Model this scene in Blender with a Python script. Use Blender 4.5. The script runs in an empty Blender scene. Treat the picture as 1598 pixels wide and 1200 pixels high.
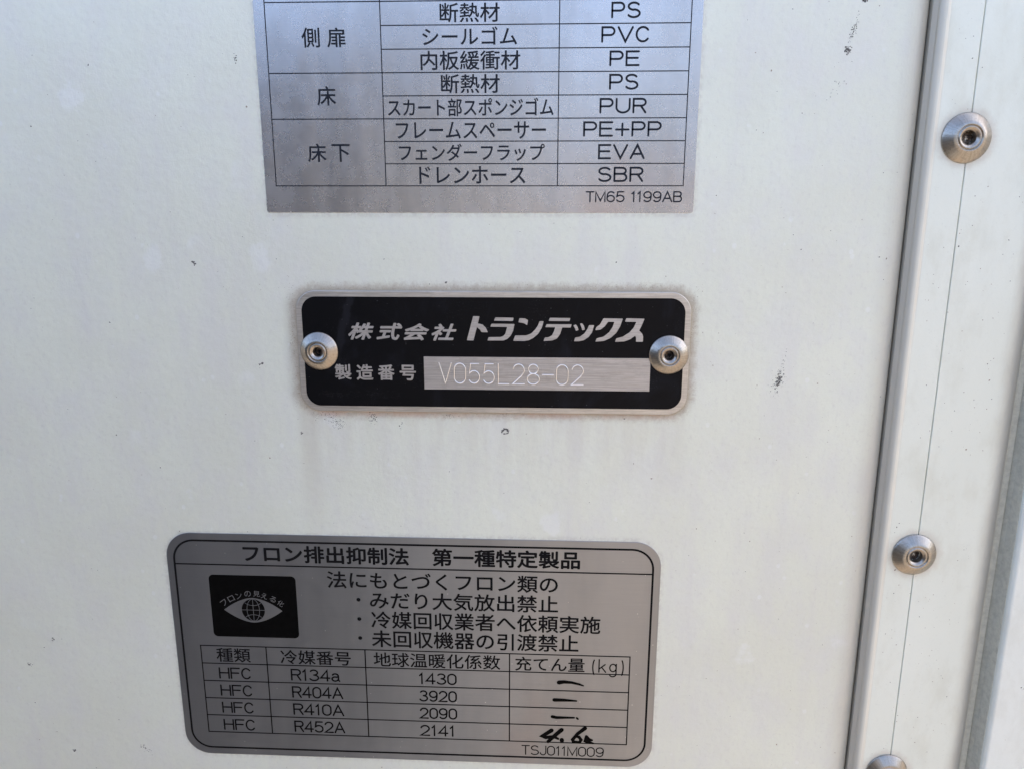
import bpy, math, random
from mathutils import Matrix, Vector

# ------------------------------------------------------------------ camera, sky, sun, exposure
S = bpy.context.scene
COL = S.collection
H = 1.45                      # height of the name plate zone above the ground (m)
MM = 0.001

cam_d = bpy.data.cameras.new("camera")
cam = bpy.data.objects.new("camera", cam_d)
COL.objects.link(cam)
cam_d.sensor_width = 36.0
cam_d.lens = 1230.0 * 36.0 / 1598.0
cam_d.clip_start = 0.01
cam_d.clip_end = 2000.0
Rc = (Matrix.Rotation(math.radians(2.55), 4, 'Z') @ Matrix.Rotation(math.radians(-13.43), 4, 'X')
      @ Matrix.Rotation(math.radians(0.111), 4, 'Y') @ Matrix.Rotation(math.radians(90), 4, 'X'))
cam.matrix_world = Matrix.Translation((0, -0.210, H + 0.060)) @ Rc
S.camera = cam

SUN_EL, SUN_AZ = math.radians(32), math.radians(50)   # azimuth from +Y (behind the panel) towards +X
w = bpy.data.worlds.new("World")
S.world = w
w.use_nodes = True
nt = w.node_tree
nt.nodes.clear()
wo = nt.nodes.new('ShaderNodeOutputWorld')
bg = nt.nodes.new('ShaderNodeBackground')
sky = nt.nodes.new('ShaderNodeTexSky')
sky.sky_type = 'NISHITA'
sky.sun_disc = False
sky.sun_elevation = SUN_EL
sky.sun_rotation = SUN_AZ
sky.air_density = 0.6
sky.dust_density = 7.0
sky.ozone_density = 0.6
bg.inputs['Strength'].default_value = 0.15
nt.links.new(sky.outputs[0], bg.inputs[0])
nt.links.new(bg.outputs[0], wo.inputs[0])

sun_d = bpy.data.lights.new("sun", 'SUN')
sun_d.energy = 4.0
sun_d.angle = math.radians(0.5)
sun_d.color = (1.0, 0.93, 0.83)
sun = bpy.data.objects.new("sun", sun_d)
COL.objects.link(sun)
sd = Vector((math.sin(SUN_AZ) * math.cos(SUN_EL), math.cos(SUN_AZ) * math.cos(SUN_EL), math.sin(SUN_EL)))
sun.rotation_euler = sd.to_track_quat('Z', 'Y').to_euler()
sun.location = (0, 0, 5)

S.view_settings.view_transform = 'Standard'
S.view_settings.look = 'None'
S.view_settings.exposure = 2.7
S.view_settings.gamma = 1.0

rnd = random.Random(7)


# ------------------------------------------------------------------ node helpers
class G:
    """small helper to write node graphs as expressions"""
    def __init__(s, name):
        s.m = bpy.data.materials.new(name)
        s.m.use_nodes = True
        s.t = s.m.node_tree
        s.t.nodes.clear()
        s.out = s.t.nodes.new('ShaderNodeOutputMaterial')
        s.b = s.t.nodes.new('ShaderNodeBsdfPrincipled')
        s.t.links.new(s.b.outputs[0], s.out.inputs[0])
        tc = s.t.nodes.new('ShaderNodeTexCoord')
        vm = s.t.nodes.new('ShaderNodeVectorMath')
        vm.operation = 'SCALE'
        vm.inputs[3].default_value = 1000.0
        s.t.links.new(tc.outputs['Object'], vm.inputs[0])
        s.P = vm.outputs[0]          # object coordinates in mm
        sx = s.t.nodes.new('ShaderNodeSeparateXYZ')
        s.t.links.new(s.P, sx.inputs[0])
        s.X, s.Y, s.Z = sx.outputs[0], sx.outputs[1], sx.outputs[2]

    def set(s, sock, v):
        if hasattr(v, 'is_output'):
            s.t.links.new(v, sock)
        else:
            sock.default_value = v

    def m2(s, op, a, b=0.0, c=0.0, clamp=False):
        n = s.t.nodes.new('ShaderNodeMath')
        n.operation = op
        n.use_clamp = clamp
        for i, v in enumerate((a, b, c)):
            s.set(n.inputs[i], v)
        return n.outputs[0]

    def rng(s, v, a, b, lo=0.0, hi=1.0):
        n = s.t.nodes.new('ShaderNodeMapRange')
        n.interpolation_type = 'SMOOTHSTEP'
        for i, q in enumerate((v, a, b, lo, hi)):
            s.set(n.inputs[i], q)
        return n.outputs[0]

    def noise(s, scale, detail=3.0, rough=0.55, stretch=None, off=(0, 0, 0), dist=0.0):
        n = s.t.nodes.new('ShaderNodeTexNoise')
        mp = s.t.nodes.new('ShaderNodeMapping')
        mp.inputs['Scale'].default_value = stretch or (1, 1, 1)
        mp.inputs['Location'].default_value = off
        s.t.links.new(s.P, mp.inputs[0])
        s.t.links.new(mp.outputs[0], n.inputs['Vector'])
        n.inputs['Scale'].default_value = scale
        n.inputs['Detail'].default_value = detail
        n.inputs['Roughness'].default_value = rough
        n.inputs['Distortion'].default_value = dist
        return n.outputs[0]

    def vor(s, scale, stretch=None, off=(0, 0, 0)):
        n = s.t.nodes.new('ShaderNodeTexVoronoi')
        mp = s.t.nodes.new('ShaderNodeMapping')
        mp.inputs['Scale'].default_value = stretch or (1, 1, 1)
        mp.inputs['Location'].default_value = off
        s.t.links.new(s.P, mp.inputs[0])
        s.t.links.new(mp.outputs[0], n.inputs['Vector'])
        n.inputs['Scale'].default_value = scale
        return n.outputs[0], n.outputs[1]

    def mix(s, f, a, b):
        n = s.t.nodes.new('ShaderNodeMix')
        n.data_type = 'RGBA'
        s.set(n.inputs[0], f)
        for i, v in ((6, a), (7, b)):
            if not hasattr(v, 'is_output') and len(v) == 3:
                v = (*v, 1)
            s.set(n.inputs[i], v)
        return n.outputs[2]

    def bump(s, h, strength=0.2, dist=0.0001):
        n = s.t.nodes.new('ShaderNodeBump')
        n.inputs['Strength'].default_value = strength
        n.inputs['Distance'].default_value = dist
        s.t.links.new(h, n.inputs['Height'])
        s.t.links.new(n.outputs[0], s.b.inputs['Normal'])

    def fin(s, col, rough, metal=0.0, spec=None, coat=None):
        if not hasattr(col, 'is_output') and len(col) == 3:
            col = (*col, 1)
        s.set(s.b.inputs['Base Color'], col)
        s.set(s.b.inputs['Roughness'], rough)
        s.set(s.b.inputs['Metallic'], metal)
        if spec is not None:
            s.b.inputs['Specular IOR Level'].default_value = spec
        if coat is not None:
            s.b.inputs['Coat Weight'].default_value = coat
            s.b.inputs['Coat Roughness'].default_value = 0.35
        return s.m

    def rbox(s, cx, cz, hx, hz, r):
        """signed distance (mm) to a rounded rectangle in the XZ plane"""
        qx = s.m2('SUBTRACT', s.m2('ABSOLUTE', s.m2('SUBTRACT', s.X, cx)), hx - r)
        qz = s.m2('SUBTRACT', s.m2('ABSOLUTE', s.m2('SUBTRACT', s.Z, cz)), hz - r)
        ax, az = s.m2('MAXIMUM', qx, 0.0), s.m2('MAXIMUM', qz, 0.0)
        l = s.m2('SQRT', s.m2('ADD', s.m2('MULTIPLY', ax, ax), s.m2('MULTIPLY', az, az)))
        return s.m2('SUBTRACT', l, r)


def mul(g, *a):
    r = a[0]
    for x in a[1:]:
        r = g.m2('MULTIPLY', r, x)
    return r


# ------------------------------------------------------------------ materials
def mat_panel():
    g = G("weathered_white_paint")
    big = g.noise(0.018, 4, 0.6)
    mid = g.noise(0.09, 5, 0.65, (1, 1, 0.6), (31, 0, 4))
    fine = g.noise(0.9, 4, 0.7, (1, 1, 0.8), (3, 0, 9))
    streak = g.noise(0.12, 4, 0.6, (1, 1, 0.08), (5, 0, 2))
    c = g.mix(g.rng(big, 0.35, 0.65), (0.675, 0.690, 0.575), (0.712, 0.735, 0.618))
    c = g.mix(g.rng(mid, 0.4, 0.72, 0, 0.5), c, (0.655, 0.650, 0.615))
    c = g.mix(g.rng(streak, 0.5, 0.75, 0, 0.35), c, (0.64, 0.63, 0.59))
    c = g.mix(g.rng(fine, 0.50, 0.72, 0, 0.40), c, (0.58, 0.575, 0.51))
    # dried water spots: pale patches with soft uneven rims
    d, _ = g.vor(0.055, (1, 1, 0.75), (7, 0, 13))
    wob = g.noise(0.25, 3, 0.6)
    dd = g.m2('ADD', d, g.m2('MULTIPLY', g.m2('SUBTRACT', wob, 0.5), 0.35))
    sel = g.rng(g.noise(0.045, 2, 0.5, None, (90, 0, 3)), 0.52, 0.62)
    spot = mul(g, g.rng(dd, 0.20, 0.12), sel)
    c = g.mix(g.m2('MULTIPLY', spot, 0.30), c, (0.80, 0.82, 0.82))
    d2, _ = g.vor(0.22, (1, 1, 0.8), (2, 0, 5))
    spot2 = mul(g, g.rng(d2, 0.17, 0.09), g.rng(g.noise(0.11, 3, 0.6, None, (40, 0, 3)), 0.50, 0.60))
    c = g.mix(g.m2('MULTIPLY', spot2, 0.30), c, (0.82, 0.84, 0.83))
    # fine pale scratches
    sc = g.noise(0.5, 2, 0.5, (0.15, 1, 1.6), (50, 0, 8), 1.2)
    sc = mul(g, g.rng(g.m2('ABSOLUTE', g.m2('SUBTRACT', sc, 0.5)), 0.006, 0.001), g.rng(g.noise(0.06, 3, 0.6, None, (9, 0, 70)), 0.52, 0.62))
    c = g.mix(g.m2('MULTIPLY', sc, 0.16), c, (0.84, 0.85, 0.84))
    # grime that collects round the name plate
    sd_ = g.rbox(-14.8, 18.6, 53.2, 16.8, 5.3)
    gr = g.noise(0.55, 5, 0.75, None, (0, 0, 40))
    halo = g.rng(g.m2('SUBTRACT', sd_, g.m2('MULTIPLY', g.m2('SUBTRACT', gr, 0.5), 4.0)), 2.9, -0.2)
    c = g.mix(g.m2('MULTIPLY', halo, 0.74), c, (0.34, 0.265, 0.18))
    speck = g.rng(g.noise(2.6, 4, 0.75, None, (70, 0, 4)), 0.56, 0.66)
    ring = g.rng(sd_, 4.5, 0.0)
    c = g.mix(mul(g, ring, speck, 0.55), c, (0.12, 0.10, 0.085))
    # left edge of the plate: darker band
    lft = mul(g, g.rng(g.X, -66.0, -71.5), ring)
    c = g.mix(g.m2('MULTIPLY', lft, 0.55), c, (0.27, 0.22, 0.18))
    # rust tint just under the plate
    under = mul(g, g.rng(g.m2('ABSOLUTE', g.m2('ADD', g.Z, -1.3)), 1.7, 0.2), g.rng(g.m2('ABSOLUTE', g.m2('ADD', g.X, 14.8)), 54, 46),
                g.rng(g.noise(0.10, 3, 0.6, None, (12, 0, 0)), 0.35, 0.6))
    c = g.mix(g.m2('MULTIPLY', under, 0.32), c, (0.50, 0.24, 0.16))
    # run-off below the plate
    run = mul(g, g.rng(g.Z, -30.0, 0.0), g.rng(g.Z, 3.0, 1.0), g.rng(g.m2('ABSOLUTE', g.m2('ADD', g.X, 14.8)), 56, 50),
              g.rng(g.noise(0.14, 4, 0.65, (1, 1, 0.12), (3, 0, 0)), 0.38, 0.62))
    c = g.mix(g.m2('MULTIPLY', run, 0.22), c, (0.50, 0.465, 0.38))
    run2 = mul(g, g.rng(g.Z, -42.0, -4.0), g.rng(g.Z, 3.0, 1.0), g.rng(g.m2('ABSOLUTE', g.m2('ADD', g.X, 66.3)), 4.5, 1.0))
    c = g.mix(g.m2('MULTIPLY', run2, 0.34), c, (0.48, 0.44, 0.36))
    # grime plus painted soft shade along the seam, grime round the lower label
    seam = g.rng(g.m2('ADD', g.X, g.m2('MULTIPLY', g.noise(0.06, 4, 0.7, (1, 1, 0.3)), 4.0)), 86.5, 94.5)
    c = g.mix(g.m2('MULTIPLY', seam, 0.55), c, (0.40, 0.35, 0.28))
    sb = g.rbox(-39.2, -73.0, 72.6, 37.4, 7.5)
    c = g.mix(mul(g, g.rng(sb, 1.6, 0.0), g.rng(gr, 0.4, 0.6), 0.30), c, (0.40, 0.36, 0.32))
    sa = g.rbox(-18.1, 101.5, 56.0, 46.5, 0.6)
    c = g.mix(mul(g, g.rng(sa, 1.0, 0.0), g.rng(gr, 0.4, 0.6), 0.30), c, (0.42, 0.38, 0.33))
    g.bump(g.m2('ADD', g.noise(0.35, 3, 0.6), g.m2('MULTIPLY', g.noise(3.0, 3, 0.7), 0.25)), 0.35, 0.0003)
    ro = g.m2('ADD', 0.30, g.m2('MULTIPLY', g.m2('ADD', mid, halo), 0.22))
    return g.fin(c, ro, 0.15, 0.5, 0.6)


def mat_trim(name, base, tint):
    g = G(name)
    big = g.noise(0.02, 4, 0.6, (1, 1, 0.5))
    mid = g.noise(0.12, 5, 0.65, (1, 1, 0.5), (31, 0, 4))
    fine = g.noise(1.1, 4, 0.7)
    c = g.mix(g.rng(big, 0.35, 0.65), base, tint)
    c = g.mix(g.rng(mid, 0.45, 0.72, 0, 0.5), c, (base[0] * 0.86, base[1] * 0.84, base[2] * 0.80))
    c = g.mix(g.rng(fine, 0.55, 0.75, 0, 0.25), c, [v * 0.80 for v in base])
    # dirt ring round each rivet
    for z in (73.6, -37.2, -107.8):
        d = g.m2('SQRT', g.m2('ADD', g.m2('POWER', g.m2('ABSOLUTE', g.m2('ADD', g.X, -102.8)), 2.0), g.m2('POWER', g.m2('ABSOLUTE', g.m2('ADD', g.Z, -z)), 2.0)))
        rr = g.m2('ADD', d, g.m2('MULTIPLY', g.noise(0.4, 4, 0.7), 3.0))
        c = g.mix(g.m2('MULTIPLY', g.rng(rr, 10.0, 7.2), 0.40), c, (0.42, 0.33, 0.26))
    # yellowed line along the bead crease
    cr = g.rng(g.m2('ABSOLUTE', g.m2('ADD', g.X, -95.3)), 0.55, 0.1)
    c = g.mix(mul(g, cr, g.rng(g.noise(0.2, 4, 0.7, (1, 1, 0.4)), 0.35, 0.6), 0.35), c, (0.60, 0.52, 0.40))
    ch = g.rng(g.m2('ADD', g.X, g.m2('MULTIPLY', g.noise(0.1, 4, 0.7, (1, 1, 0.4)), 3.0)), 120.0, 126.0)  # grime and soft shade painted in where the trim curves into the channel
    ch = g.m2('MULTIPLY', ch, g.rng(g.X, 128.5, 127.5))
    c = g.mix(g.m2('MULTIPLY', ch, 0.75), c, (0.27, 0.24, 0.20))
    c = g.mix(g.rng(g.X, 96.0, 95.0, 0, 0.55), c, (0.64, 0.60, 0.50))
    lo = g.rng(g.X, 94.9, 93.0)  # shade on the bead flank beside the seam, put into the colour
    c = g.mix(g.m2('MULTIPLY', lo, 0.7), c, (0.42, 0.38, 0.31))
    g.bump(g.m2('ADD', g.noise(0.25, 3, 0.6), g.m2('MULTIPLY', g.noise(2.5, 3, 0.7), 0.2)), 0.30, 0.00025)
    return g.fin(c, g.m2('ADD', 0.27, g.m2('MULTIPLY', mid, 0.15)), 0.1, 0.5, 0.5)


def mat_foil(name, base, tint, rough=0.33, metal=0.9, rip=0.32):
    """brushed aluminium foil label with slow ripples"""
    g = G(name)
    st = g.noise(0.05, 4, 0.6, (1, 1, 0.22), (4, 0, 7))
    st2 = g.noise(0.035, 3, 0.55, (1, 1, 0.6), (14, 0, 27))
    grain = g.noise(1.2, 3, 0.6, (0.08, 1, 3.0))
    c = g.mix(g.rng(st, 0.35, 0.65), base, tint)
    c = g.mix(g.rng(st2, 0.55, 0.72, 0, 0.5), c, [base[0] * 1.10, base[1] * 0.98, base[2] * 0.94])
    c = g.mix(g.rng(grain, 0.4, 0.7, 0, 0.10), c, [v * 0.78 for v in base])
    # dust specks
    d, col = g.vor(0.55)
    sp = mul(g, g.rng(d, 0.10, 0.05), g.rng(g.noise(0.3, 2, 0.5, None, (8, 0, 1)), 0.55, 0.6))
    c = g.mix(g.m2('MULTIPLY', sp, 0.5), c, (0.85, 0.85, 0.85))
    g.bump(g.m2('ADD', g.noise(0.045, 3, 0.55, (1, 1, 0.35), (3, 0, 3)), g.m2('MULTIPLY', grain, 0.004)), rip, 0.0014)
    ro = g.m2('ADD', rough, g.m2('MULTIPLY', g.m2('SUBTRACT', g.noise(0.15, 4, 0.7), 0.5), 0.18))
    return g.fin(c, ro, g.m2('SUBTRACT', metal, g.m2('MULTIPLY', sp, 0.5)), 0.5)


def mat_brushed(name, base, rough=0.34):
    g = G(name)
    gr = g.noise(1.6, 4, 0.7, (0.07, 1, 4.0))
    gr2 = g.noise(0.9, 3, 0.6, (0.2, 1, 2.0), (6, 0, 6))
    c = g.mix(g.rng(gr, 0.35, 0.68), [v * 0.80 for v in base], [min(1, v * 1.12) for v in base])
    c = g.mix(g.rng(gr2, 0.50, 0.72, 0, 0.5), c, (0.36, 0.33, 0.29))
    c = g.mix(g.rng(g.noise(0.35, 5, 0.75, (1, 1, 1.5), (9, 0, 3)), 0.48, 0.68, 0, 0.45), c, [v * 0.72 for v in base])
    g.bump(gr, 0.30, 0.00006)
    return g.fin(c, g.m2('ADD', rough, g.m2('MULTIPLY', gr, 0.14)), 0.85, 0.5)


def mat_black_lacquer():
    g = G("black_lacquer_with_dust")
    smear = g.noise(0.07, 5, 0.7, (1, 1, 0.6), (2, 0, 9), 0.8)
    c = g.mix(g.rng(smear, 0.50, 0.75), (0.002, 0.0022, 0.0032), (0.007, 0.0075, 0.0105))
    # drip mark below the left top corner
    dx = g.m2('ADD', g.X, 36.0)
    wv = g.m2('ADD', dx, g.m2('MULTIPLY', g.m2('SUBTRACT', g.Z, 6.0), -0.28))
    wv = g.m2('ADD', wv, g.m2('MULTIPLY', g.m2('SUBTRACT', g.noise(0.35, 3, 0.6), 0.5), 2.6))
    drip = mul(g, g.rng(g.m2('ABSOLUTE', g.m2('ADD', wv, 4.6)), 1.5, 0.6), g.rng(g.Z, -6, 4))
    c = g.mix(g.m2('MULTIPLY', drip, 0.2), c, (0.035, 0.036, 0.045))
    d, col = g.vor(1.1)
    sp = mul(g, g.rng(d, 0.13, 0.06), g.rng(g.noise(0.35, 4, 0.7, None, (8, 0, 1)), 0.56, 0.64))
    c = g.mix(g.m2('MULTIPLY', sp, 0.55), c, (0.22, 0.22, 0.22))
    d, col = g.vor(2.6)
    sp2 = mul(g, g.rng(d, 0.2, 0.1), g.rng(g.noise(0.09, 3, 0.6, None, (81, 0, 1)), 0.54, 0.66))
    c = g.mix(g.m2('MULTIPLY', sp2, 0.25), c, (0.16, 0.16, 0.16))
    # gritty smear low left
    low = mul(g, g.rng(g.m2('ABSOLUTE', g.m2('ADD', g.Z, 11.8)), 1.8, 0.3), g.rng(g.m2('ABSOLUTE', g.m2('ADD', g.X, 37.0)), 14, 8),
              g.rng(g.noise(1.8, 4, 0.8, (0.6, 1, 1)), 0.52, 0.64))
    c = g.mix(g.m2('MULTIPLY', low, 0.05), c, (0.20, 0.19, 0.18))
    return g.fin(c, g.m2('ADD', 0.30, g.m2('MULTIPLY', smear, 0.2)), 0, 0.12)


def mat_rivet(name="rivet_aluminium", base=(0.38, 0.36, 0.32)):
    g = G(name)
    ang = g.m2('ARCTAN2', g.Z, g.X)
    n = g.t.nodes.new('ShaderNodeTexNoise')
    cb = g.t.nodes.new('ShaderNodeCombineXYZ')
    g.t.links.new(ang, cb.inputs[0])
    n.inputs['Scale'].default_value = 9.0
    n.inputs['Detail'].default_value = 4
    g.t.links.new(cb.outputs[0], n.inputs['Vector'])
    pit = g.noise(2.2, 4, 0.75)
    c = g.mix(g.rng(n.outputs[0], 0.35, 0.65), [v * 0.86 for v in base], [v * 1.06 for v in base])
    c = g.mix(g.rng(pit, 0.50, 0.68, 0, 0.6), c, (0.22, 0.20, 0.175))
    warm = mul(g, g.rng(g.noise(0.25, 3, 0.6), 0.4, 0.6), 0.25)
    c = g.mix(warm, c, (0.50, 0.38, 0.28))
    g.bump(g.m2('ADD', pit, g.m2('MULTIPLY', n.outputs[0], 0.35)), 0.2, 0.00005)
    return g.fin(c, g.m2('ADD', 0.20, g.m2('MULTIPLY', pit, 0.22)), 0.96, 0.5)


def mat_flat(name, col, rough=0.5, metal=0.0, var=0.15):
    g = G(name)
    n = g.noise(0.6, 4, 0.7)
    c = g.mix(g.rng(n, 0.35, 0.7), col, [v * (1 - var) for v in col])
    return g.fin(c, rough, metal, 0.5)


def mat_ground():
    g = G("dusty_yard")
    c = g.mix(g.rng(g.noise(0.002, 6, 0.7), 0.3, 0.7), (0.135, 0.113, 0.092), (0.095, 0.083, 0.07))
    return g.fin(c, 0.9, 0, 0.2)


M_PANEL = mat_panel()
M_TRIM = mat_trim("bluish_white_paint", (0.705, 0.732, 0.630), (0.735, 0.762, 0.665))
M_CORNER = mat_trim("clean_white_paint", (0.72, 0.755, 0.69), (0.75, 0.78, 0.72))
M_SEAL = mat_flat("grey_green_sealant", (0.56, 0.55, 0.45), 0.55, 0, 0.2)
M_FOIL_A = mat_foil("silver_foil_upper", (0.42, 0.415, 0.415), (0.50, 0.495, 0.50), 0.27)
M_FOIL_B = mat_foil("silver_foil_lower", (0.265, 0.280, 0.300), (0.305, 0.320, 0.343), rip=0.22)
M_EDGE = mat_brushed("brushed_aluminium", (0.55, 0.525, 0.48))
M_SILVER = mat_brushed("bare_metal_lettering", (0.47, 0.455, 0.44), 0.38)
M_ENGR = mat_flat("fresh_cut_metal", (0.80, 0.77, 0.72), 0.32, 0.9, 0.05)
M_BLACK = mat_black_lacquer()
M_INK = mat_flat("black_print", (0.008, 0.008, 0.009), 0.40, 0, 0.2)
M_INK_A = mat_flat("dark_slate_print", (0.020, 0.024, 0.032), 0.38, 0, 0.2)
M_PEN = mat_flat("marker_ink", (0.003, 0.003, 0.003), 0.45, 0, 0.5)
for _m in (M_PEN, M_INK, M_INK_A):
    _m.node_tree.nodes['Principled BSDF'].inputs['Specular IOR Level'].default_value = 0.04
M_RIVET = mat_rivet()
M_PIN = mat_rivet("rivet_pin_steel", (0.10, 0.09, 0.085))
M_DIRT = mat_flat("dry_dirt", (0.12, 0.115, 0.105), 0.8, 0, 0.5)
M_DIRTB = mat_flat("brown_dirt", (0.36, 0.30, 0.23), 0.8, 0, 0.4)
M_PALE = mat_flat("dried_splash", (0.80, 0.82, 0.84), 0.5, 0, 0.1)


# ------------------------------------------------------------------ mesh helpers (all lengths in mm)
def link(name, verts, faces, mat, parent=None, label=None, cat=None, group=None, kind=None, smooth=False):
    me = bpy.data.meshes.new(name)
    me.from_pydata([(a * MM, b * MM, c * MM) for a, b, c in verts], [], faces)
    me.update()
    if smooth:
        for p in me.polygons:
            p.use_smooth = True
    me.materials.append(mat)
    o = bpy.data.objects.new(name, me)
    COL.objects.link(o)
    tag(o, label, cat, group, kind)
    if parent:
        o.parent = parent
    return o


def tag(o, label=None, cat=None, group=None, kind=None):
    if label:
        o['label'] = label
    if cat:
        o['category'] = cat
    if group:
        o['group'] = group
    if kind:
        o['kind'] = kind


def place(o, x, z, rot=0.0, y=0.0):
    o.location = (x * MM, y * MM, H + z * MM)
    o.rotation_euler = (0, -rot, 0)


def rrect(cx, cz, hx, hz, r, n=10):
    pts = []
    for (sx, sz, a0) in ((1, 1, 0), (-1, 1, 90), (-1, -1, 180), (1, -1, 270)):
        for i in range(n + 1):
            a = math.radians(a0 + 90.0 * i / n)
            pts.append((cx + sx * (hx - r) + r * math.cos(a), cz + sz * (hz - r) + r * math.sin(a)))
    return pts


def plate(pts, y_back, y_front, bev=0.0, inset=None):
    """closed outline (counter-clockwise seen from the front) -> solid slab with a small front bevel"""
    n = len(pts)
    cx = sum(p[0] for p in pts) / n
    cz = sum(p[1] for p in pts) / n
    ins = []
    for i in range(n):
        a, b, c = Vector(pts[i - 1]), Vector(pts[i]), Vector(pts[(i + 1) % n])
        t = (c - a)
        t.normalize()
        nrm = Vector((-t.y, t.x))
        ins.append(b + nrm * bev)
    V = [(p[0], y_back, p[1]) for p in pts] + [(p[0], y_front + bev, p[1]) for p in pts] + [(p[0], y_front, p[1]) for p in ins]
    F = []
    for i in range(n):
        j = (i + 1) % n
        F.append((i, j, n + j, n + i))
        F.append((n + i, n + j, 2 * n + j, 2 * n + i))
    F.append(tuple(2 * n + i for i in range(n)))
    F.append(tuple(reversed(range(n))))
    return V, F


def ring(outer, inner, y):
    n = len(outer)
    V = [(p[0], y, p[1]) for p in outer] + [(p[0], y, p[1]) for p in inner]
    return V, [(i, (i + 1) % n, n + (i + 1) % n, n + i) for i in range(n)]


def profile(pts, z0, z1):
    """(x, y) polyline extruded along z"""
    n = len(pts)
    V = [(x, y, z0) for x, y in pts] + [(x, y, z1) for x, y in pts]
    return V, [(i, i + 1, n + i + 1, n + i) for i in range(n - 1)]


def arc(cx, cy, r, a0, a1, n=8):
    return [(cx + r * math.cos(math.radians(a0 + (a1 - a0) * i / n)), cy + r * math.sin(math.radians(a0 + (a1 - a0) * i / n))) for i in range(n + 1)]


class Strokes:
    """flat ribbons with mitred joints; every stroke lies a hair above the last, so none share a plane"""
    def __init__(s, y):
        s.V, s.F, s.y, s.k = [], [], y, 0

    def add(s, pts, w, ridge=0.0, cap=True):
        pts = [Vector(p) for p in pts]
        q = [pts[0]]
        for p in pts[1:]:
            if (p - q[-1]).length > 1e-4:
                q.append(p)
        pts = q
        closed = (pts[0] - pts[-1]).length < 1e-3 and len(pts) > 3
        if closed:
            pts = pts[:-1]
        n = len(pts)
        ws = w if isinstance(w, (list, tuple)) else [w] * n
        y = s.y - 0.0015 * (s.k % 12)
        s.k += 1
        L, R_, C = [], [], []
        for i, p in enumerate(pts):
            a = pts[i - 1] if (i > 0 or closed) else None
            b = pts[(i + 1) % n] if (i < n - 1 or closed) else None
            d1 = (p - a).normalized() if a is not None else None
            d2 = (b - p).normalized() if b is not None else None
            if d1 is None:
                d1 = d2
            if d2 is None:
                d2 = d1
            n1, n2 = Vector((-d1.y, d1.x)), Vector((-d2.y, d2.x))
            m = n1 + n2
            if m.length < 1e-6:
                m = n1
            m.normalize()
            k = min(1.0 / max(m.dot(n1), 0.35), 2.2)
            h = ws[min(i, len(ws) - 1)] / 2
            L.append(p + m * h * k)
            R_.append(p - m * h * k)
            C.append(p)
        b0 = len(s.V)
        for l, c, r in zip(L, C, R_):
            s.V += [(l.x, y, l.y), (c.x, y - ridge, c.y), (r.x, y, r.y)]
        for i in range(n if closed else n - 1):
            j = (i + 1) % n
            a0, a1 = b0 + 3 * i, b0 + 3 * j
            s.F += [(a0, a0 + 1, a1 + 1, a1), (a0 + 1, a0 + 2, a1 + 2, a1 + 1)]
        if cap and not closed:
            for i, dirn in ((0, (pts[0] - pts[1]).normalized()), (n - 1, (pts[-1] - pts[-2]).normalized())):
                h = ws[min(i, len(ws) - 1)] / 2
                st = Vector((-dirn.y, dirn.x))
                ids = []
                for k in range(5):
                    a = math.radians(90 - 45 * k)
                    v = pts[i] + st * (h * math.sin(a)) + dirn * (h * math.cos(a))
                    ids.append(len(s.V))
                    s.V.append((v.x, y, v.y))
                cidx = b0 + 3 * i + 1
                for k in range(4):
                    s.F.append((cidx, ids[k], ids[k + 1]))


def A(cx, cz, rx, rz, a0, a1, n=14):
    return [(cx + rx * math.cos(math.radians(a0 + (a1 - a0) * i / n)), cz + rz * math.sin(math.radians(a0 + (a1 - a0) * i / n))) for i in range(n + 1)]


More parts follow.
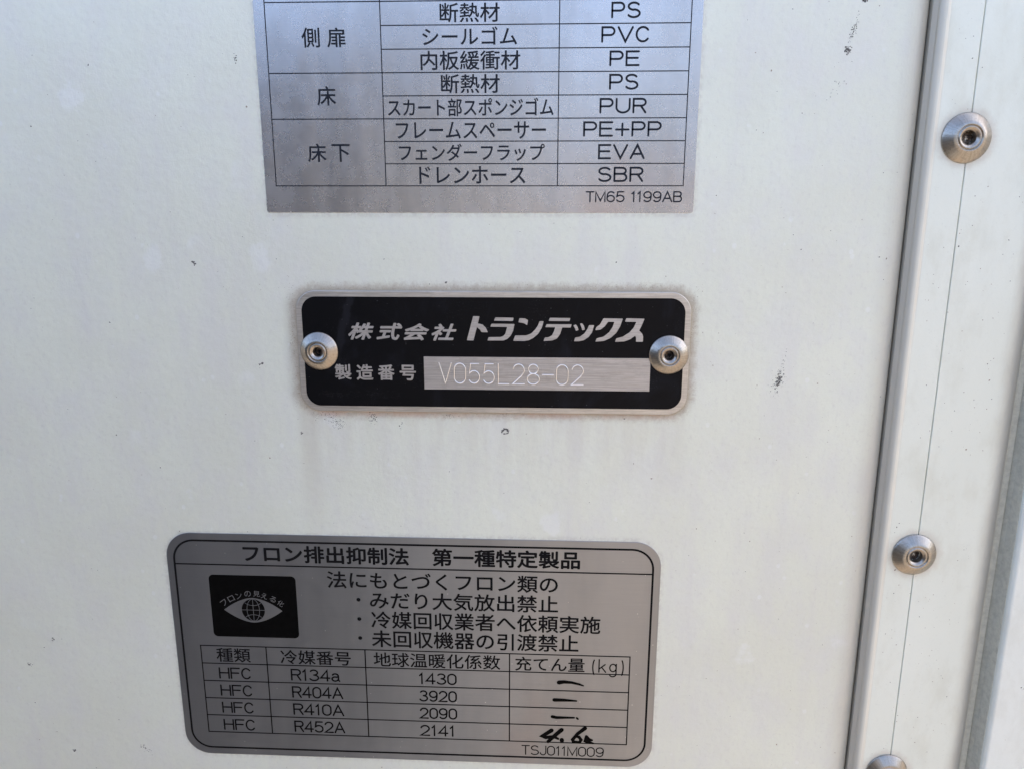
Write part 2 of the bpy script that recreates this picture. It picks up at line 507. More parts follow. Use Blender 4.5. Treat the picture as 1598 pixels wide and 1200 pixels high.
# single-stroke letters in a unit box (0..1 wide, 0..1 high)
GL = {
    'A': [[(0, 0), (0.5, 1), (1, 0)], [(0.17, 0.33), (0.83, 0.33)]],
    'B': [[(0, 0), (0, 1), (0.62, 1)] + A(0.62, 0.77, 0.32, 0.23, 90, -90) + [(0, 0.54)], [(0.6, 0.54)] + A(0.66, 0.27, 0.34, 0.27, 90, -90) + [(0, 0)]],
    'C': [A(0.52, 0.5, 0.52, 0.5, 38, 322, 26)],
    'E': [[(1, 1), (0, 1), (0, 0), (1, 0)], [(0, 0.53), (0.92, 0.53)]],
    'F': [[(1, 1), (0, 1), (0, 0)], [(0, 0.53), (0.88, 0.53)]],
    'H': [[(0, 0), (0, 1)], [(1, 0), (1, 1)], [(0, 0.53), (1, 0.53)]],
    'J': [[(1, 1), (1, 0.32)] + A(0.5, 0.32, 0.5, 0.32, 0, -165)],
    'L': [[(0, 1), (0, 0), (1, 0)]],
    'M': [[(0, 0), (0, 1), (0.5, 0.08), (1, 1), (1, 0)]],
    'P': [[(0, 0), (0, 1), (0.66, 1)] + A(0.66, 0.73, 0.34, 0.27, 90, -90) + [(0, 0.46)]],
    'R': [[(0, 0), (0, 1), (0.66, 1)] + A(0.66, 0.75, 0.34, 0.25, 90, -90) + [(0, 0.5)], [(0.6, 0.5), (1, 0)]],
    'S': [A(0.5, 0.755, 0.45, 0.245, 28, 262, 16) + A(0.5, 0.265, 0.5, 0.265, 82, -152, 16)],
    'T': [[(0, 1), (1, 1)], [(0.5, 1), (0.5, 0)]],
    'U': [[(0, 1), (0, 0.38)] + A(0.5, 0.38, 0.5, 0.38, 180, 360) + [(1, 1)]],
    'V': [[(0, 1), (0.5, 0), (1, 1)]],
    '0': [A(0.5, 0.68, 0.5, 0.32, 0, 180) + A(0.5, 0.32, 0.5, 0.32, 180, 360) + [(1, 0.68)]],
    '1': [[(0.1, 0.80), (0.55, 1), (0.55, 0)]],
    '2': [A(0.5, 0.70, 0.47, 0.30, 165, -22, 16) + [(0.72, 0.40), (0.0, 0.0), (1, 0)]],
    '3': [A(0.48, 0.765, 0.42, 0.235, 150, -90, 14), A(0.48, 0.265, 0.5, 0.265, 90, -155, 14)],
    '4': [[(0.74, 0), (0.74, 1), (0, 0.27), (1, 0.27)]],
    '5': [[(0.92, 1), (0.16, 1), (0.06, 0.52)] + A(0.48, 0.32, 0.5, 0.32, 135, -150, 18)],
    '6': [A(0.5, 0.31, 0.48, 0.31, 180, 540, 22), [(0.02, 0.34), (0.05, 0.60)] + A(0.54, 0.66, 0.48, 0.34, 180, 40, 10)],
    '8': [A(0.5, 0.765, 0.40, 0.235, 0, 360, 22), A(0.5, 0.265, 0.5, 0.265, 0, 360, 22)],
    '9': [A(0.5, 0.69, 0.48, 0.31, 0, 360, 22), [(0.98, 0.66), (0.95, 0.40)] + A(0.46, 0.34, 0.48, 0.34, 0, -140, 10)],
    'a': [A(0.45, 0.48, 0.40, 0.22, 150, 0, 10) + [(0.85, 0.1), (0.98, 0.0)], A(0.42, 0.20, 0.40, 0.20, 60, 320, 14) + [(0.85, 0.16)], [(0.60, 0.39), (0.85, 0.42)]],
    'k': [[(0, 0.12), (0, 1)], [(0.85, 0.66), (0.02, 0.34)], [(0.35, 0.48), (0.95, 0.12)]],
    'g': [A(0.48, 0.44, 0.42, 0.26, 0, 360, 20), [(0.90, 0.70), (0.90, 0.05)] + A(0.46, 0.02, 0.44, 0.20, 0, -150, 10)],
    '(': [A(1.0, 0.45, 1.0, 0.62, 125, 235, 10)],
    ')': [A(0.0, 0.45, 1.0, 0.62, 55, -55, 10)],
    '+': [[(0, 0.46), (1, 0.46)], [(0.5, 0.02), (0.5, 0.90)]],
    '-': [[(0, 0.5), (1, 0.5)]],
}
WD = {'1': 0.50, 'L': 0.85, 'M': 1.12, '(': 0.26, ')': 0.26, 'k': 0.62, 'g': 0.66, 'a': 0.80, 'J': 0.70, '0': 0.86, ' ': 0.42, 'F': 0.92, '+': 0.95, 'H': 1.0, 'V': 1.08, 'A': 1.08, 'U': 1.0}


def latin(name, text, x0, x1, z0, z1, w, mat, parent, y, ridge=0.0, gap=0.30, label=None, widths=None):
    """x0..x1, z0..z1 are the outer extents of the ink"""
    st = Strokes(y)
    wd = [(widths or WD).get(c, 0.92) for c in text]
    tot = sum(wd) + gap * (len(text) - 1)
    k = (x1 - x0 - w) / tot
    x = x0 + w / 2
    for c, q in zip(text, wd):
        for poly in GL.get(c, []):
            st.add([(x + px * q * k, z0 + w / 2 + pz * (z1 - z0 - w)) for px, pz in poly], w, ridge)
        x += (q + gap) * k
    return link(name, st.V, st.F, mat, parent, label)


JP = []      # queued strings, turned into meshes in one go


def jp(name, text, x0, x1, z0, z1, mat, parent, y, off=0.0, shear=0.0, rot=0.0, label=None):
    cu = bpy.data.curves.new("text", 'FONT')
    cu.body = text
    cu.resolution_u = 4
    cu.shear = shear
    cu.fill_mode = 'FRONT'
    o = bpy.data.objects.new("text", cu)
    COL.objects.link(o)
    JP.append((o, name, (x0, x1, z0, z1), mat, parent, y, rot, label, off))


def flush_jp():
    bpy.context.view_layer.update()
    dg = bpy.context.evaluated_depsgraph_get()
    for o, name, (x0, x1, z0, z1), mat, parent, y, rot, label, off in JP:
        me = bpy.data.meshes.new_from_object(o.evaluated_get(dg))
        vs = [v.co.copy() for v in me.vertices]
        fs = [tuple(p.vertices) for p in me.polygons]
        ax, bx = min(v.x for v in vs), max(v.x for v in vs)
        az, bz = min(v.y for v in vs), max(v.y for v in vs)
        dl = off * (z1 - z0)                 # emboldening: shifted copies, each a hair above the last
        x0, x1, z0, z1 = x0 + dl, x1 - dl, z0 + dl, z1 - dl
        sx, sz = (x1 - x0) / (bx - ax), (z1 - z0) / (bz - az)
        mx, mz = (x0 + x1) / 2, (z0 + z1) / 2
        V = []
        ca, sa = math.cos(rot), math.sin(rot)
        for v in vs:
            px, pz = x0 + (v.x - ax) * sx - mx, z0 + (v.y - az) * sz - mz
            V.append((mx + px * ca - pz * sa, y, mz + px * sa + pz * ca))
        if dl > 0:
            n0, V0, f0 = len(V), V, fs
            V, fs = [], []
            for k in range(8):
                a = math.pi / 4 * k
                V += [(p[0] + dl * math.cos(a), y - 0.0015 * k, p[2] + dl * math.sin(a)) for p in V0]
                fs += [tuple(i + n0 * k for i in f) for f in f0]
        link(name, V, fs, mat, parent, label)
        cu = o.data
        bpy.data.objects.remove(o)
        bpy.data.curves.remove(cu)
        bpy.data.meshes.remove(me)
    JP.clear()


def lines(name, segs, w, mat, parent, y):
    V, F = [], []
    for k, (xa, za, xb, zb) in enumerate(segs):
        yy = y - (0.004 if abs(xb - xa) > abs(zb - za) else 0.0)
        b = len(V)
        if abs(xb - xa) > abs(zb - za):
            V += [(xa - w / 2, yy, za - w / 2), (xb + w / 2, yy, za - w / 2), (xb + w / 2, yy, za + w / 2), (xa - w / 2, yy, za + w / 2)]
        else:
            V += [(xa - w / 2, yy, za), (xa + w / 2, yy, za), (xa + w / 2, yy, zb), (xa - w / 2, yy, zb)]
        F.append((b, b + 1, b + 2, b + 3))
    return link(name, V, F, mat, parent)


# ------------------------------------------------------------------ large structure
gv = [(-60000, -80000, 0), (60000, -80000, 0), (60000, 40000, 0), (-60000, 40000, 0)]
ground = link('ground', gv, [(0, 1, 2, 3)], mat_ground(), None, 'dusty yard floor in front of the truck body', None, None, 'structure')

# added unseen dark block behind the camera: shades the lower left and its reflections
wl = [(-2.6, -0.50, 0), (-0.04, -0.50, 0), (-0.04, -0.70, 0), (-2.6, -0.70, 0)]
wv = [(a * 1000, b * 1000, 0) for a, b, _ in wl] + [(a * 1000, b * 1000, (H + 0.20) * 1000) for a, b, _ in wl]
yw = link('shade_block', wv, [(0, 1, 5, 4), (1, 2, 6, 5), (2, 3, 7, 6), (3, 0, 4, 7), (4, 5, 6, 7), (3, 2, 1, 0)], mat_flat("shade_block_dark", (0.07, 0.072, 0.078), 0.85, 0, 0.3), None, None, None, None, 'structure')

ZB, ZT = -750.0, 1900.0
# flat outer skin of the body, with a rounded right hem
pts = [(-4200.0, 0.0), (87.0, 0.0)] + [(87.0 + 5.1 * math.sin(math.radians(9 * k)), 1.9 * (1 - math.cos(math.radians(9 * k)))) for k in range(1, 11)] + [(92.1, 3.0), (87.0, 3.0), (86.0, 1.2), (-4200.0, 1.2)]
V, F = profile(pts, ZB, ZT)
panel = link('body_panel', V, F, M_PANEL, None, 'large weathered white painted side panel carrying the two silver labels and the black nameplate', 'panel')
place(panel, 0, 0)

YF = -2.5
gx = 103.4
pts = [(60.0, 3.4), (92.4, 3.4), (92.42, 0.2), (93.15, -1.1)] + arc(94.7, -1.05, 1.6, 195, 262, 9) + \
      [(94.7, -2.68), (95.15, -2.60), (95.5, YF), (96.2, YF), (gx - 0.22, YF), (gx - 0.12, YF + 0.08), (gx, YF + 0.5), (gx + 0.12, YF + 0.08), (gx + 0.22, YF), (119.0, YF)] + \
      [(119.0 + 6.6 * math.sin(t * math.pi / 2 / 10), YF + 3.4 * (1 - math.cos(t * math.pi / 2 / 10))) for t in range(1, 11)] + [(125.6, 4.5)]
V, F = profile(pts, ZB, ZT)
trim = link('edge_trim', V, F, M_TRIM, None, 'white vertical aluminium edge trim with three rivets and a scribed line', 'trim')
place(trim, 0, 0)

# sealant lying in the channel beside the trim
pts = [(125.1, 3.0), (125.3, 0.3), (126.2, 0.45), (127.2, 0.3), (127.35, 0.6), (127.5, 0.2), (128.0, -0.9), (128.35, -2.6), (128.5, -4.2), (128.8, -4.3), (128.8, 3.0)]
V, F = profile(pts, ZB, ZT)
seal = link('sealant_strip', V, F, M_SEAL, None, 'grey green sealant bead filling the channel at the lower right', 'sealant')
place(seal, 0, 0)

pts = [(128.65, 4.5), (128.65, -4.6)] + arc(129.9, -4.6, 1.25, 180, 270, 8)[1:] + [(420.0, -5.85), (420.0, 4.5)]
V, F = profile(pts, ZB, ZT)
corner = link('corner_panel', V, F, M_CORNER, None, 'bright bluish white panel beyond the sealant at the right edge', 'panel')
place(corner, 0, 0)

# ------------------------------------------------------------------ upper label: material table
labA = link('material_label', *plate(rrect(0, 17.0, 55.7, 45.9, 0.6, 3), 0.03, -0.15, 0.04), M_FOIL_A, None,
            'square cornered silver label with a material table ending in TM65 1199AB, above the nameplate', 'label')
place(labA, -18.15, 84.65, -0.0021)
TY = -0.17
rowz = [22.11 - 5.5275 * i for i in range(9)]
xl, xr, c1, c2 = -52.83, 52.83, -23.85, 20.66
segs = [(xl, z, xr, z) for z in (rowz[0], rowz[3], rowz[5], rowz[8])] + [(c1, rowz[i], xr, rowz[i]) for i in (1, 2, 4, 6, 7)]
segs += [(xl, rowz[0] + 5.53 * k, xr, rowz[0] + 5.53 * k) for k in (4, 7)] + [(c1, rowz[0] + 5.53 * k, xr, rowz[0] + 5.53 * k) for k in (1, 2, 3, 5, 6)]
segs += [(x, rowz[8], x, rowz[0] + 38.7) for x in (xl, xr, c1, c2)]
lines('table_grid', segs, 0.26, M_INK_A, labA, TY)
TA = [
    ('側', -43.90, -39.30, 11.58, 16.24), ('扉', -37.45, -32.76, 11.58, 16.20),
    ('床', -40.78, -35.91, -2.26, 2.41),
    ('床', -43.97, -39.12, -16.10, -11.56), ('下', -37.70, -32.94, -16.11, -11.67),
    ('断熱材', -8.99, 5.93, 17.14, 21.60), ('シールゴム', -13.44, 10.21, 11.91, 16.13),
    ('内板緩衝材', -14.03, 11.02, 6.07, 10.60), ('断熱材', -8.98, 5.87, 0.55, 5.08),
    ('スカート部スポンジゴム', -22.70, 19.46, -5.00, -0.60), ('フレームスペーサー', -20.80, 17.58, -10.49, -6.25),
    ('フェンダーフラップ', -20.18, 17.31, -15.92, -11.66), ('ドレンホース', -15.11, 12.41, -21.60, -17.20),
    ('側パネル', -45.8, -32.4, 22.95, 27.5),
]
for t, a, b, c, d in TA:
    jp('printed_text', t, a, b, c, d, M_INK_A, labA, TY, 0.013, label='printed characters ' + t)
for t, a, b, c, d in [('PS', 33.28, 40.48, 17.71, 21.49), ('PVC', 30.99, 42.88, 12.16, 15.95), ('PE', 33.14, 40.64, 6.69, 10.36),
                      ('PS', 33.22, 40.53, 1.16, 4.93), ('PUR', 30.98, 42.76, -4.48, -0.74), ('PE+PP', 26.99, 46.74, -10.04, -6.32),
                      ('EVA', 30.89, 42.76, -15.56, -11.83), ('SBR', 30.93, 42.60, -21.17, -17.40)]:
    latin('printed_text', t, a, b, c, d, 0.50, M_INK_A, labA, TY, gap=0.30, label='printed letters ' + t)
latin('printed_text', 'TM65 1199AB', 27.96, 52.71, -26.25, -23.44, 0.36, M_INK_A, labA, TY, gap=0.24, label='printed part number TM65 1199AB')

# ------------------------------------------------------------------ lower label: refrigerant table
labB = link('refrigerant_label', *plate(rrect(0, 0, 72.46, 37.31, 7.6, 12), 0.03, -0.15, 0.04), M_FOIL_B, None,
            'round cornered dark silver label with black eye emblem and refrigerant table, below the nameplate', 'label')
place(labB, -39.18, -73.05, -0.0047)
fr = link('border_line', *ring(rrect(0, 0, 70.55, 35.25, 6.4, 12), rrect(0, 0, 69.95, 34.65, 5.8, 12), TY), M_INK, labB)
lines('title_rule', [(-70.3, 27.4, 70.3, 27.4)], 0.42, M_INK, labB, TY - 0.006)
rz = [0.6 - 5.998 * i for i in range(6)]
segs = [(-64.9, z, 64.7, z) for z in rz] + [(x, rz[5], x, rz[0]) for x in (-64.9, -44.8, -14.6, 28.95, 64.7)]
lines('table_grid', segs, 0.36, M_INK, labB, TY)
TB = [
    ('フロン排出抑制法', -49.53, -0.46, 28.45, 33.95, .028), ('第一種特定製品', 6.32, 49.26, 28.45, 34.05, .028),
    ('法にもとづくフロン類の', -24.97, 42.97, 20.65, 26.15, .016), ('みだり大気放出禁止', -12.48, 43.19, 14.26, 19.85, .016),
    ('冷媒回収業者へ依頼実施', -12.30, 55.68, 7.85, 13.50, .016), ('未回収機器の引渡禁止', -12.37, 49.41, 1.60, 7.25, .016),
    ('種類', -60.27, -49.72, -4.85, -0.10, .012), ('冷媒番号', -40.57, -19.01, -4.95, -0.20, .012),
    ('地球温暖化係数', -12.07, 26.22, -4.95, -0.10, .012), ('充てん量', 30.64, 51.38, -5.00, -0.25, .012)]
for t, a, b, c, d, o in TB:
    jp('printed_text', t, a, b, c, d, M_INK, labB, TY, o, label='printed characters ' + t)
for z in (17.1, 10.8, 4.5):
    c = A(-15.85, z, 0.62, 0.62, 0, 360, 14)[:-1]
    link('bullet_dot', [(p[0], TY, p[1]) for p in c], [tuple(range(14))], M_INK, labB)
latin('printed_text', '(kg)', 53.6, 63.0, -5.5, -0.35, 0.40, M_INK, labB, TY, gap=0.28, label='printed unit (kg)')
for i, (t, n) in enumerate((('R134a', '1430'), ('R404A', '3920'), ('R410A', '2090'), ('R452A', '2141'))):
    z0 = (-10.66, -16.62, -22.60, -28.66)[i]
    latin('printed_text', 'HFC', -60.02, -50.0, z0, z0 + 3.95, 0.50, M_INK, labB, TY, gap=0.26, label='printed letters HFC')
    latin('printed_text', t, -37.75, (-22.51, -21.91, -21.88, -21.86)[i], z0 + 0.05, z0 + 4.1, 0.52, M_INK, labB, TY, gap=0.24, label='printed code ' + t)
    latin('printed_text', n, 1.4, 13.0 if i < 3 else 12.4, z0 + 0.1, z0 + 4.0, 0.52, M_INK, labB, TY, gap=0.26, label='printed number ' + n)
latin('printed_text', 'TSJ011M009', 32.65, 57.99, -34.10, -30.65, 0.36, M_INK, labB, TY, gap=0.22, label='printed part number TSJ011M009')

# black emblem field with an eye, a globe as its iris and a line of text on an arc
emb = link('emblem_field', *plate(rrect(-47.4, 13.95, 13.05, 10.15, 1.4, 8), -0.149, -0.175, 0.004), M_PEN, labB, 'black square field with eye emblem')
ex0, ex1, ez = -56.6, -38.9, 12.78
top = [(ex0 + (ex1 - ex0) * t / 24, ez + 4.05 * (1 - abs(2 * t / 24 - 1) ** 1.75)) for t in range(25)]
bot = [(ex1 - (ex1 - ex0) * t / 24, ez - 4.05 * (1 - abs(2 * t / 24 - 1) ** 1.75)) for t in range(1, 24)]
cap_ = [(p[0], -0.185, p[1]) for p in top + bot]
link('eye_white', cap_, [tuple(range(len(cap_)))], M_FOIL_B, emb)
c = A(-47.72, 12.85, 3.5, 3.62, 0, 360, 36)[:-1]
link('iris_globe', [(p[0], -0.19, p[1]) for p in c], [tuple(range(36))], M_PEN, emb)
st = Strokes(-0.20)
gw = 0.16
cx_, cz_, R1 = -47.72, 12.85, 3.5
st.add([(cx_, cz_ - 3.6), (cx_, cz_ + 3.6)], gw)
st.add([(cx_ - R1, cz_), (cx_ + R1, cz_)], gw)
st.add(A(cx_, cz_, 1.9, 3.6, 90, 270, 16), gw)
st.add(A(cx_, cz_, 1.9, 3.6, 90, -90, 16), gw)
st.add([(cx_ + 2.65 * math.sin(a / 10), cz_ + 2.35 - 0.85 * math.cos(a / 10 * 1.4)) for a in range(-11, 12)], gw)
st.add([(cx_ + 2.65 * math.sin(a / 10), cz_ - 2.35 + 0.85 * math.cos(a / 10 * 1.4)) for a in range(-11, 12)], gw)
link('globe_lines', st.V, st.F, M_FOIL_B, emb)
for ch, x, z, a in (('フ', -56.42, 15.09, 38), ('ロ', -54.17, 16.42, 27), ('ン', -51.76, 17.43, 17), ('の', -49.08, 18.13, 7), ('見', -46.37, 18.20, -4),
                    ('え', -44.09, 17.53, -14), ('る', -41.54, 16.55, -24), ('化', -39.30, 15.25, -35)):
    hw = 0.98 if ch != '見' else 1.05
    jp('arc_letter', ch, x - hw, x + hw, z - 0.92, z + 0.92, M_FOIL_B, emb, -0.185, 0.004, 0, math.radians(a))

# handwriting in black marker
def pen(label, polys, y=-0.185):
    st = Strokes(y)
    for pts, w in polys:
        st.add(pts, [q * 1.45 for q in w] if isinstance(w, list) else w * 1.4)
    link('handwriting', st.V, st.F, M_PEN, labB, label)

pen('handwritten dash in the R134a row', [([(43.8, -8.62), (45.3, -8.38), (47.7, -8.52), (49.9, -9.05), (51.15, -9.5)], [.95, .78, .6, .5, .3])])
pen('handwritten dash in the R404A row', [([(42.5, -14.6), (45.6, -14.6), (49.2, -14.75)], [.85, .7, .35])])
pen('handwritten dash in the R410A row', [([(42.0, -20.4), (43.3, -20.68), (48.6, -20.55)], [.75, .7, .4]), ([(49.4, -20.6), (49.75, -20.95)], .45)])
pen('handwritten value 4.6', [([(44.45 - 2.6, -25.2), (39.1, -27.3), (40.1, -27.75), (42.5, -27.35), (43.9, -28.1)], [.95, .8, .8, .75, .5]),
                              ([(44.9, -24.9), (43.1, -26.7), (40.8, -29.2)], [.95, .9, .75]),
                              ([(45.0, -28.35), (45.05, -28.8)], .95),
                              ([(52.0, -24.1), (49.8, -26.1), (48.3, -28.2), (48.6, -29.0), (50.4, -29.1), (50.9, -28.2), (50.2, -27.2), (49.6, -27.2)], [.9, .75, .75, .7, .65, .7, .7, .5]),
                              ([(52.45, -26.9), (52.2, -28.5), (53.2, -29.0), (54.7, -29.3)], [.6, .8, .8, .3]), ([(52.5, -26.9), (53.2, -28.2), (54.2, -28.2)], [.6, .9, .5])])

# ------------------------------------------------------------------ name plate
np_ = link('nameplate', *plate(rrect(0, 0, 53.03, 16.67, 5.4, 14), 0.03, -0.75, 0.16), M_EDGE, None,
           'black metal nameplate with bare silver rim and stamped serial number, riveted between the two labels', 'nameplate')
place(np_, -14.79, 18.60, -0.0016)
link('black_field', *plate(rrect(0, 0, 51.5, 15.12, 4.0, 12), -0.74, -0.80, 0.02), M_BLACK, np_)
fld = [(-18.57, -10.13), (42.80, -10.13), (42.80, -1.08), (-18.57, -1.08)]
link('serial_field', *plate(fld, -0.79, -0.825, 0.01), M_SILVER, np_)
for t, a, b, c, d in (('株', -39.02, -31.96, 3.37, 8.10), ('式', -31.29, -24.15, 3.35, 8.06), ('会', -23.86, -16.89, 3.31, 7.98), ('社', -16.28, -9.48, 3.30, 7.94)):
    jp('raised_letter', t, a, b, c, d, M_SILVER, np_, -0.83, 0.034, 0.30, label='slanted bare metal character ' + t)
for t, a, b, c, d in (('製', -43.26, -38.64, -7.72, -3.35), ('造', -37.25, -32.62, -7.75, -3.37), ('番', -31.30, -26.74, -7.74, -3.41), ('号', -25.30, -20.83, -7.74, -3.43)):
    jp('raised_letter', t, a, b, c, d, M_SILVER, np_, -0.83, 0.024, label='bare metal character ' + t)
LOGO = [
 ('ト', [[(-4.94, 10.06), (-3.22, 10.00), (-3.83, 7.55), (-4.92, 3.42), (-6.72, 3.47)], [(-3.90, 8.15), (-2.43, 7.79), (-1.56, 6.94), (-1.01, 5.70), (-2.71, 5.72), (-3.19, 6.47), (-4.05, 7.15)]]),
 ('ラ', [[(1.06, 9.77), (5.92, 9.70), (5.76, 8.82), (0.63, 8.85)], [(-0.02, 8.03), (6.18, 8.01), (5.82, 6.20), (5.17, 4.88), (4.29, 3.95), (3.15, 3.48), (-1.16, 3.45), (-0.83, 4.35), (2.34, 4.44), (3.15, 4.70), (3.71, 5.37), (4.20, 7.18), (-0.35, 7.21)]]),
 ('ン', [[(7.50, 9.58), (8.99, 9.50), (9.80, 9.08), (9.55, 7.70), (8.67, 8.25), (7.21, 8.44)], [(12.87, 8.80), (13.97, 8.81), (13.53, 7.08), (12.57, 5.43), (11.28, 4.27), (9.99, 3.60), (8.69, 3.40), (5.82, 3.42), (6.34, 4.89), (9.33, 4.92), (10.63, 5.42), (11.76, 6.57), (12.49, 7.72)]]),
 ('テ', [[(15.61, 9.73), (21.08, 9.70), (20.87, 8.86), (15.32, 8.89)], [(14.75, 8.00), (21.46, 8.01), (21.22, 7.13), (18.96, 7.15), (18.40, 5.31), (17.61, 4.15), (16.32, 3.59), (13.99, 3.42), (14.30, 4.36), (15.34, 4.47), (16.21, 4.97), (16.71, 5.95), (17.09, 7.17), (14.44, 7.18)]]),
 ('ッ', [[(21.92, 7.69), (22.56, 8.02), (23.05, 7.31), (23.33, 6.49), (22.65, 6.19), (22.35, 6.98)], [(23.68, 8.19), (24.16, 8.36), (24.75, 7.65), (25.00, 6.60), (24.30, 6.40), (24.12, 7.15)], [(26.10, 7.82), (27.45, 7.83), (26.95, 5.86), (26.01, 4.55), (24.74, 3.72), (23.45, 3.44), (22.16, 3.40), (22.46, 4.42), (23.75, 4.69), (24.86, 5.52), (25.64, 6.67)]]),
 ('ク', [[(29.91, 9.70), (35.03, 9.62), (34.39, 7.55), (33.39, 5.75), (31.98, 4.43), (30.23, 3.59), (27.91, 3.35), (28.21, 4.24), (30.04, 4.74), (31.45, 5.90), (32.38, 7.37), (32.82, 8.74), (31.15, 8.76), (30.29, 7.52), (29.18, 6.63), (27.80, 6.46), (28.04, 7.28), (28.99, 8.00)]]),
 ('ス', [[(35.92, 9.73), (40.78, 9.64), (40.20, 8.08), (39.46, 6.44), (40.29, 5.63), (40.58, 4.82), (40.54, 3.41), (38.70, 3.40), (38.74, 4.31), (38.48, 5.07), (37.14, 4.07), (35.55, 3.47), (33.14, 3.32), (33.43, 4.27), (35.19, 4.78), (36.91, 5.94), (37.99, 7.25), (38.64, 8.78), (35.63, 8.82)]]),
]


def soften(p, k=0.16):
    """cut and round each corner a little"""
    out = []
    n = len(p)
    for i in range(n):
        a, b, c = Vector(p[i - 1]), Vector(p[i]), Vector(p[(i + 1) % n])
        u, v = (a - b), (c - b)
        r = min(k, u.length * 0.33, v.length * 0.33)
        p1, p2 = b + u.normalized() * r, b + v.normalized() * r
        out += [tuple(p1), tuple((p1 + p2 + 2 * b) / 4), tuple(p2)]
    return out


for ch, polys in LOGO:
    V, F = [], []
    for k, p in enumerate(polys):
        q = soften(p)
        b = len(V)
        V += [(x, -0.83 - 0.003 * k, z) for x, z in q]
        F.append(tuple(range(b, b + len(q))))
    link('logo_letter', V, F, M_SILVER, np_, 'heavy slanted bare metal character ' + ch)
for t, a, b, c, d in (('V', -14.61, -10.97, -8.58, -2.65), ('0', -10.52, -7.09, -8.57, -2.73), ('5', -6.50, -3.23, -8.53, -2.82), ('5', -2.54, 0.78, -8.55, -2.84),
                      ('L', 1.52, 4.72, -8.63, -2.75), ('2', 5.52, 8.99, -8.59, -2.83), ('8', 9.46, 13.01, -8.67, -2.85), ('-', 13.57, 16.90, -6.05, -5.62),
                      ('0', 17.34, 20.79, -8.71, -2.90), ('2', 21.47, 25.00, -8.70, -2.93)):
    latin('engraved_character', t, a, b, c, d, 0.30, M_ENGR, np_, -0.828, ridge=0.07, widths={t: 1.0}, label='engraved character ' + t)
flush_jp()


# ------------------------------------------------------------------ rivets
def lathe(prof, n=56):
    """profile of (radius, y) turned about the Y axis"""
    V, F = [], []
    for r, y in prof:
        for i in range(n):
            a = 2 * math.pi * i / n
            V.append((r * math.cos(a), y, r * math.sin(a)))
    for k in range(len(prof) - 1):
        for i in range(n):
            j = (i + 1) % n
            F.append((k * n + i, k * n + j, (k + 1) * n + j, (k + 1) * n + i))
    return V, F


def make_rivet(R, rc, rh, h, label, tilt):
    root = bpy.data.objects.new('rivet', None)
    COL.objects.link(root)
    tag(root, label, 'rivet', 'blind rivets')
    e = 0.14
    head = [(R - 0.35, 0.25), (R - 0.05, -0.05), (R, -0.2), (R - e, -0.42), (R - 0.5, -0.62), (rc + 0.9, -h + 0.28), (rc + 0.4, -h + 0.05), (rc + 0.12, -h)]
    link('head', *lathe(head), M_RIVET, root, smooth=True)
    col = [(rc + 0.12, -h), (rc, -h - 0.02), (rc - 0.10, -h + 0.02), (rc - 0.20, -h + 0.30), (rc - 0.34, -h + 0.34), (rc - 0.46, -h + 0.06), (rc - 0.62, -h - 0.03), (rc - 0.80, -h + 0.05),
           (rh + 0.06, -h + 0.35), (rh, -h + 0.6), (rh - 0.02, -h + 2.4)]
    link('collar', *lathe(col), M_RIVET, root, smooth=True)
    pin = [(rh - 0.03, -h + 2.2), (rh * 0.8, -h + 2.0), (rh * 0.45, -h + 1.7), (rh * 0.3, -h + 2.1), (0.02, -h + 2.2)]
    V, F = lathe(pin, 20)
    V = [(x + 0.10, y + rnd.uniform(-0.12, 0.12), z - 0.05) for x, y, z in V]
    link('broken_pin', V, F, M_PIN, root)
    root.rotation_euler = (math.radians(tilt[0]), math.radians(rnd.uniform(0, 360)) * 0, math.radians(tilt[1]))
    return root


def copy_rivet(src, label, sc=1.0):
    r = src.copy()
    COL.objects.link(r)
    r['label'] = label
    for ch in src.children:
        q = ch.copy()
        COL.objects.link(q)
        q.parent = r
    return r


r1 = make_rivet(6.05, 3.15, 1.62, 2.15, 'large blind rivet at the upper right on the white trim', (0, 0))
r1.location = (102.75 * MM, YF * MM, H + 73.65 * MM)
r2 = copy_rivet(r1, 'blind rivet in the middle of the white trim, halfway down on the scribed line')
r2.location = (102.8 * MM, YF * MM, H - 37.2 * MM)
r3 = copy_rivet(r1, 'lowest blind rivet on the white trim, cut by the bottom of the picture')
r3.location = (102.75 * MM, YF * MM, H - 107.8 * MM)
p1 = make_rivet(5.3, 2.75, 1.25, 2.0, 'rivet holding the left end of the black nameplate', (2, -3))
p1.location = (-62.0 * MM, -0.8 * MM, H + 18.9 * MM)
p2 = copy_rivet(p1, 'rivet holding the right end of the black nameplate')
p2.location = (32.8 * MM, -0.8 * MM, H + 18.5 * MM)
p2.rotation_euler = (0, math.radians(70), 0)
r2.rotation_euler = (0, math.radians(130), 0)
r3.rotation_euler = (0, math.radians(-80), 0)


# ------------------------------------------------------------------ dirt
def blob(V, F, x, z, r, y, ax=1.0, rot=0.0):
    n = rnd.randint(5, 8)
    b = len(V)
    ca, sa = math.cos(rot), math.sin(rot)
    for i in range(n):
        a = 2 * math.pi * i / n
        q = r * rnd.uniform(0.6, 1.2)
        px, pz = q * math.cos(a) * ax, q * math.sin(a)
        V.append((x + px * ca - pz * sa, y, z + px * sa + pz * ca))
    F.append(tuple(range(b, b + n)))


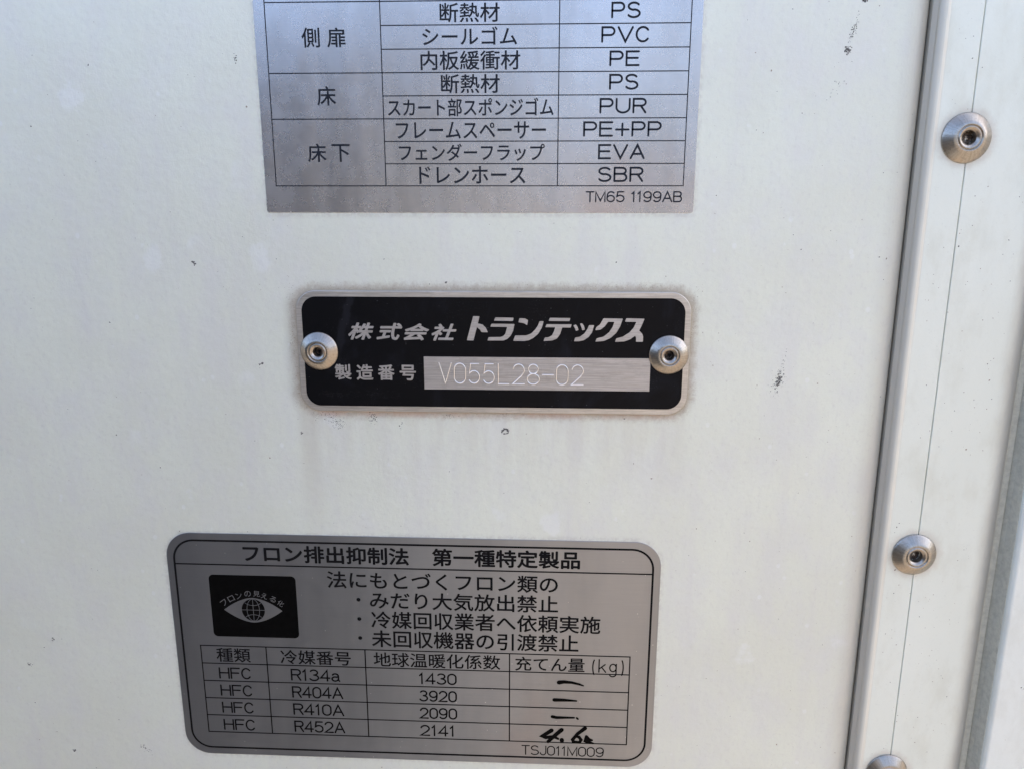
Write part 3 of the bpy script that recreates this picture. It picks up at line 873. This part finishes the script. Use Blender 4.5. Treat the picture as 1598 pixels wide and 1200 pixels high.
def smudge(parent, label, spots, y=-0.012, mat=None, name='dirt_mark'):
    """spots: (x, z, sigma_x, sigma_z, angle_deg, count, size)"""
    V, F = [], []
    k = 0
    for x, z, sx, sz, ang, n, r in spots:
        a = math.radians(ang)
        for i in range(n):
            u, v = rnd.gauss(0, sx), rnd.gauss(0, sz)
            blob(V, F, x + u * math.cos(a) - v * math.sin(a), z + u * math.sin(a) + v * math.cos(a), r * rnd.uniform(0.5, 1.4), y - 0.0006 * (k % 40), rnd.uniform(0.6, 1.5), rnd.uniform(0, 3))
            k += 1
    return link(name, V, F, mat or M_DIRT, parent, label, None, None, 'stuff')


smudge(panel, 'dark scuff right of the nameplate', [(62.6, 11.6, 0.42, 1.15, -18, 90, .14), (62.6, 11.6, 0.8, 1.9, -18, 50, .09), (63.3, 15.5, .25, 2.0, -14, 22, .09), (62.2, 10.5, 1.2, 2.0, 0, 30, .06)])
smudge(panel, 'black scuff near the upper right of the panel', [(73.0, 94.6, .42, .5, 0, 46, .16), (73.9, 98.6, .35, 1.3, -20, 50, .11), (74.6, 101.5, .2, 1.2, -12, 14, .09), (76.0, 105.7, .3, .4, 0, 14, .18),
       (71.6, 86.0, 1.0, 3.5, -25, 14, .10)])
smudge(panel, 'small curved chip at the upper left', [(-95.4, 42.9, .35, .15, -30, 10, .20), (-94.9, 42.5, .15, .3, 20, 8, .16)])
smudge(panel, 'small chip left of the nameplate', [(-78.7, 15.0, .45, .14, 20, 12, .18), (-79.2, 14.6, .12, .3, 0, 6, .14)])
smudge(panel, 'small grey spot left of the upper label', [(-79.4, 94.1, .2, .45, -10, 12, .14)])
V, F = [], []
for i in range(60):
    a = 2 * math.pi * i / 60
    q = rnd.uniform(0.55, 1.1)
    if math.sin(a) < -0.2 and q < 0.9:
        continue
    blob(V, F, -11.3 + 0.95 * q * math.cos(a), -3.5 + 0.80 * q * math.sin(a), .19, -0.012 - 0.0006 * i)
link('dirt_mark', V, F, M_DIRT, panel, 'ring shaped mark below the nameplate', None, None, 'stuff')
smudge(panel, 'gritty dirt under the lower left corner of the nameplate', [(-59.3, -0.6, 1.6, 1.1, -20, 90, .09), (-57.8, -1.6, .7, 1.0, 0, 34, .09), (-64, 2.0, 1.6, 1.6, 0, 60, .07)])
smudge(panel, 'dark speck cluster under the nameplate', [(-48.4, 0.2, .5, .7, 0, 46, .11), (-48.2, -1.0, .7, .8, 0, 16, .07), (-40.5, -2.3, .4, .5, 0, 8, .13), (-27.0, .9, .9, .5, 0, 26, .09), (-10, 1.2, 2.5, .5, 0, 24, .07)])
smudge(panel, 'soot along the rim of the nameplate', [(-69.2, 22, .5, 7.5, 0, 150, .08), (-40, 35.9, 22, .35, 0, 110, .07), (20, 36.2, 12, .5, 0, 110, .08), (39.2, 30, .6, 4, 0, 60, .08)], mat=M_DIRTB)
smudge(panel, 'small dark nick low on the left', [(-125.2, -109.3, .9, .3, -35, 14, .16), (-148.5, -110.5, .25, .25, 0, 8, .18), (-150, -71.8, .3, .4, 0, 8, .17), (-158.7, -80.2, .4, .3, 0, 10, .17),
       (-120.1, 26.4, .15, .15, 0, 5, .16), (-122.2, -6.0, .1, .1, 0, 4, .14), (-68.8, -4.6, .2, .2, 0, 6, .16), (-102, -70, .3, .7, -10, 7, .12)])
smudge(corner, 'dark mark on the right hand panel', [(137.1, -76.1, .7, .4, 20, 22, .14)], y=-5.862)

for nm, par, (xa, xb), cnt, yy in (('dirt_speck', panel, (-175, 91), 900, -0.010), ('dirt_speck', trim, (96.5, 119), 260, YF - 0.010), ('dirt_speck', corner, (131, 165), 40, -5.86)):
    for mat, k in ((M_DIRT, 0.4), (M_DIRTB, 0.6)):
        V, F = [], []
        for i in range(int(cnt * k)):
            x, z = rnd.uniform(xa, xb), rnd.uniform(-140, 130)
            if par is panel and x < 40 and rnd.random() < 0.45:
                continue
            r = 0.055 + 0.10 * rnd.random() ** 2 + (0.12 if rnd.random() < 0.06 else 0)
            blob(V, F, x, z, r, yy, rnd.uniform(0.7, 1.7), rnd.uniform(0, 3))
        link(nm, V, F, mat, par, None, None, None, 'stuff')
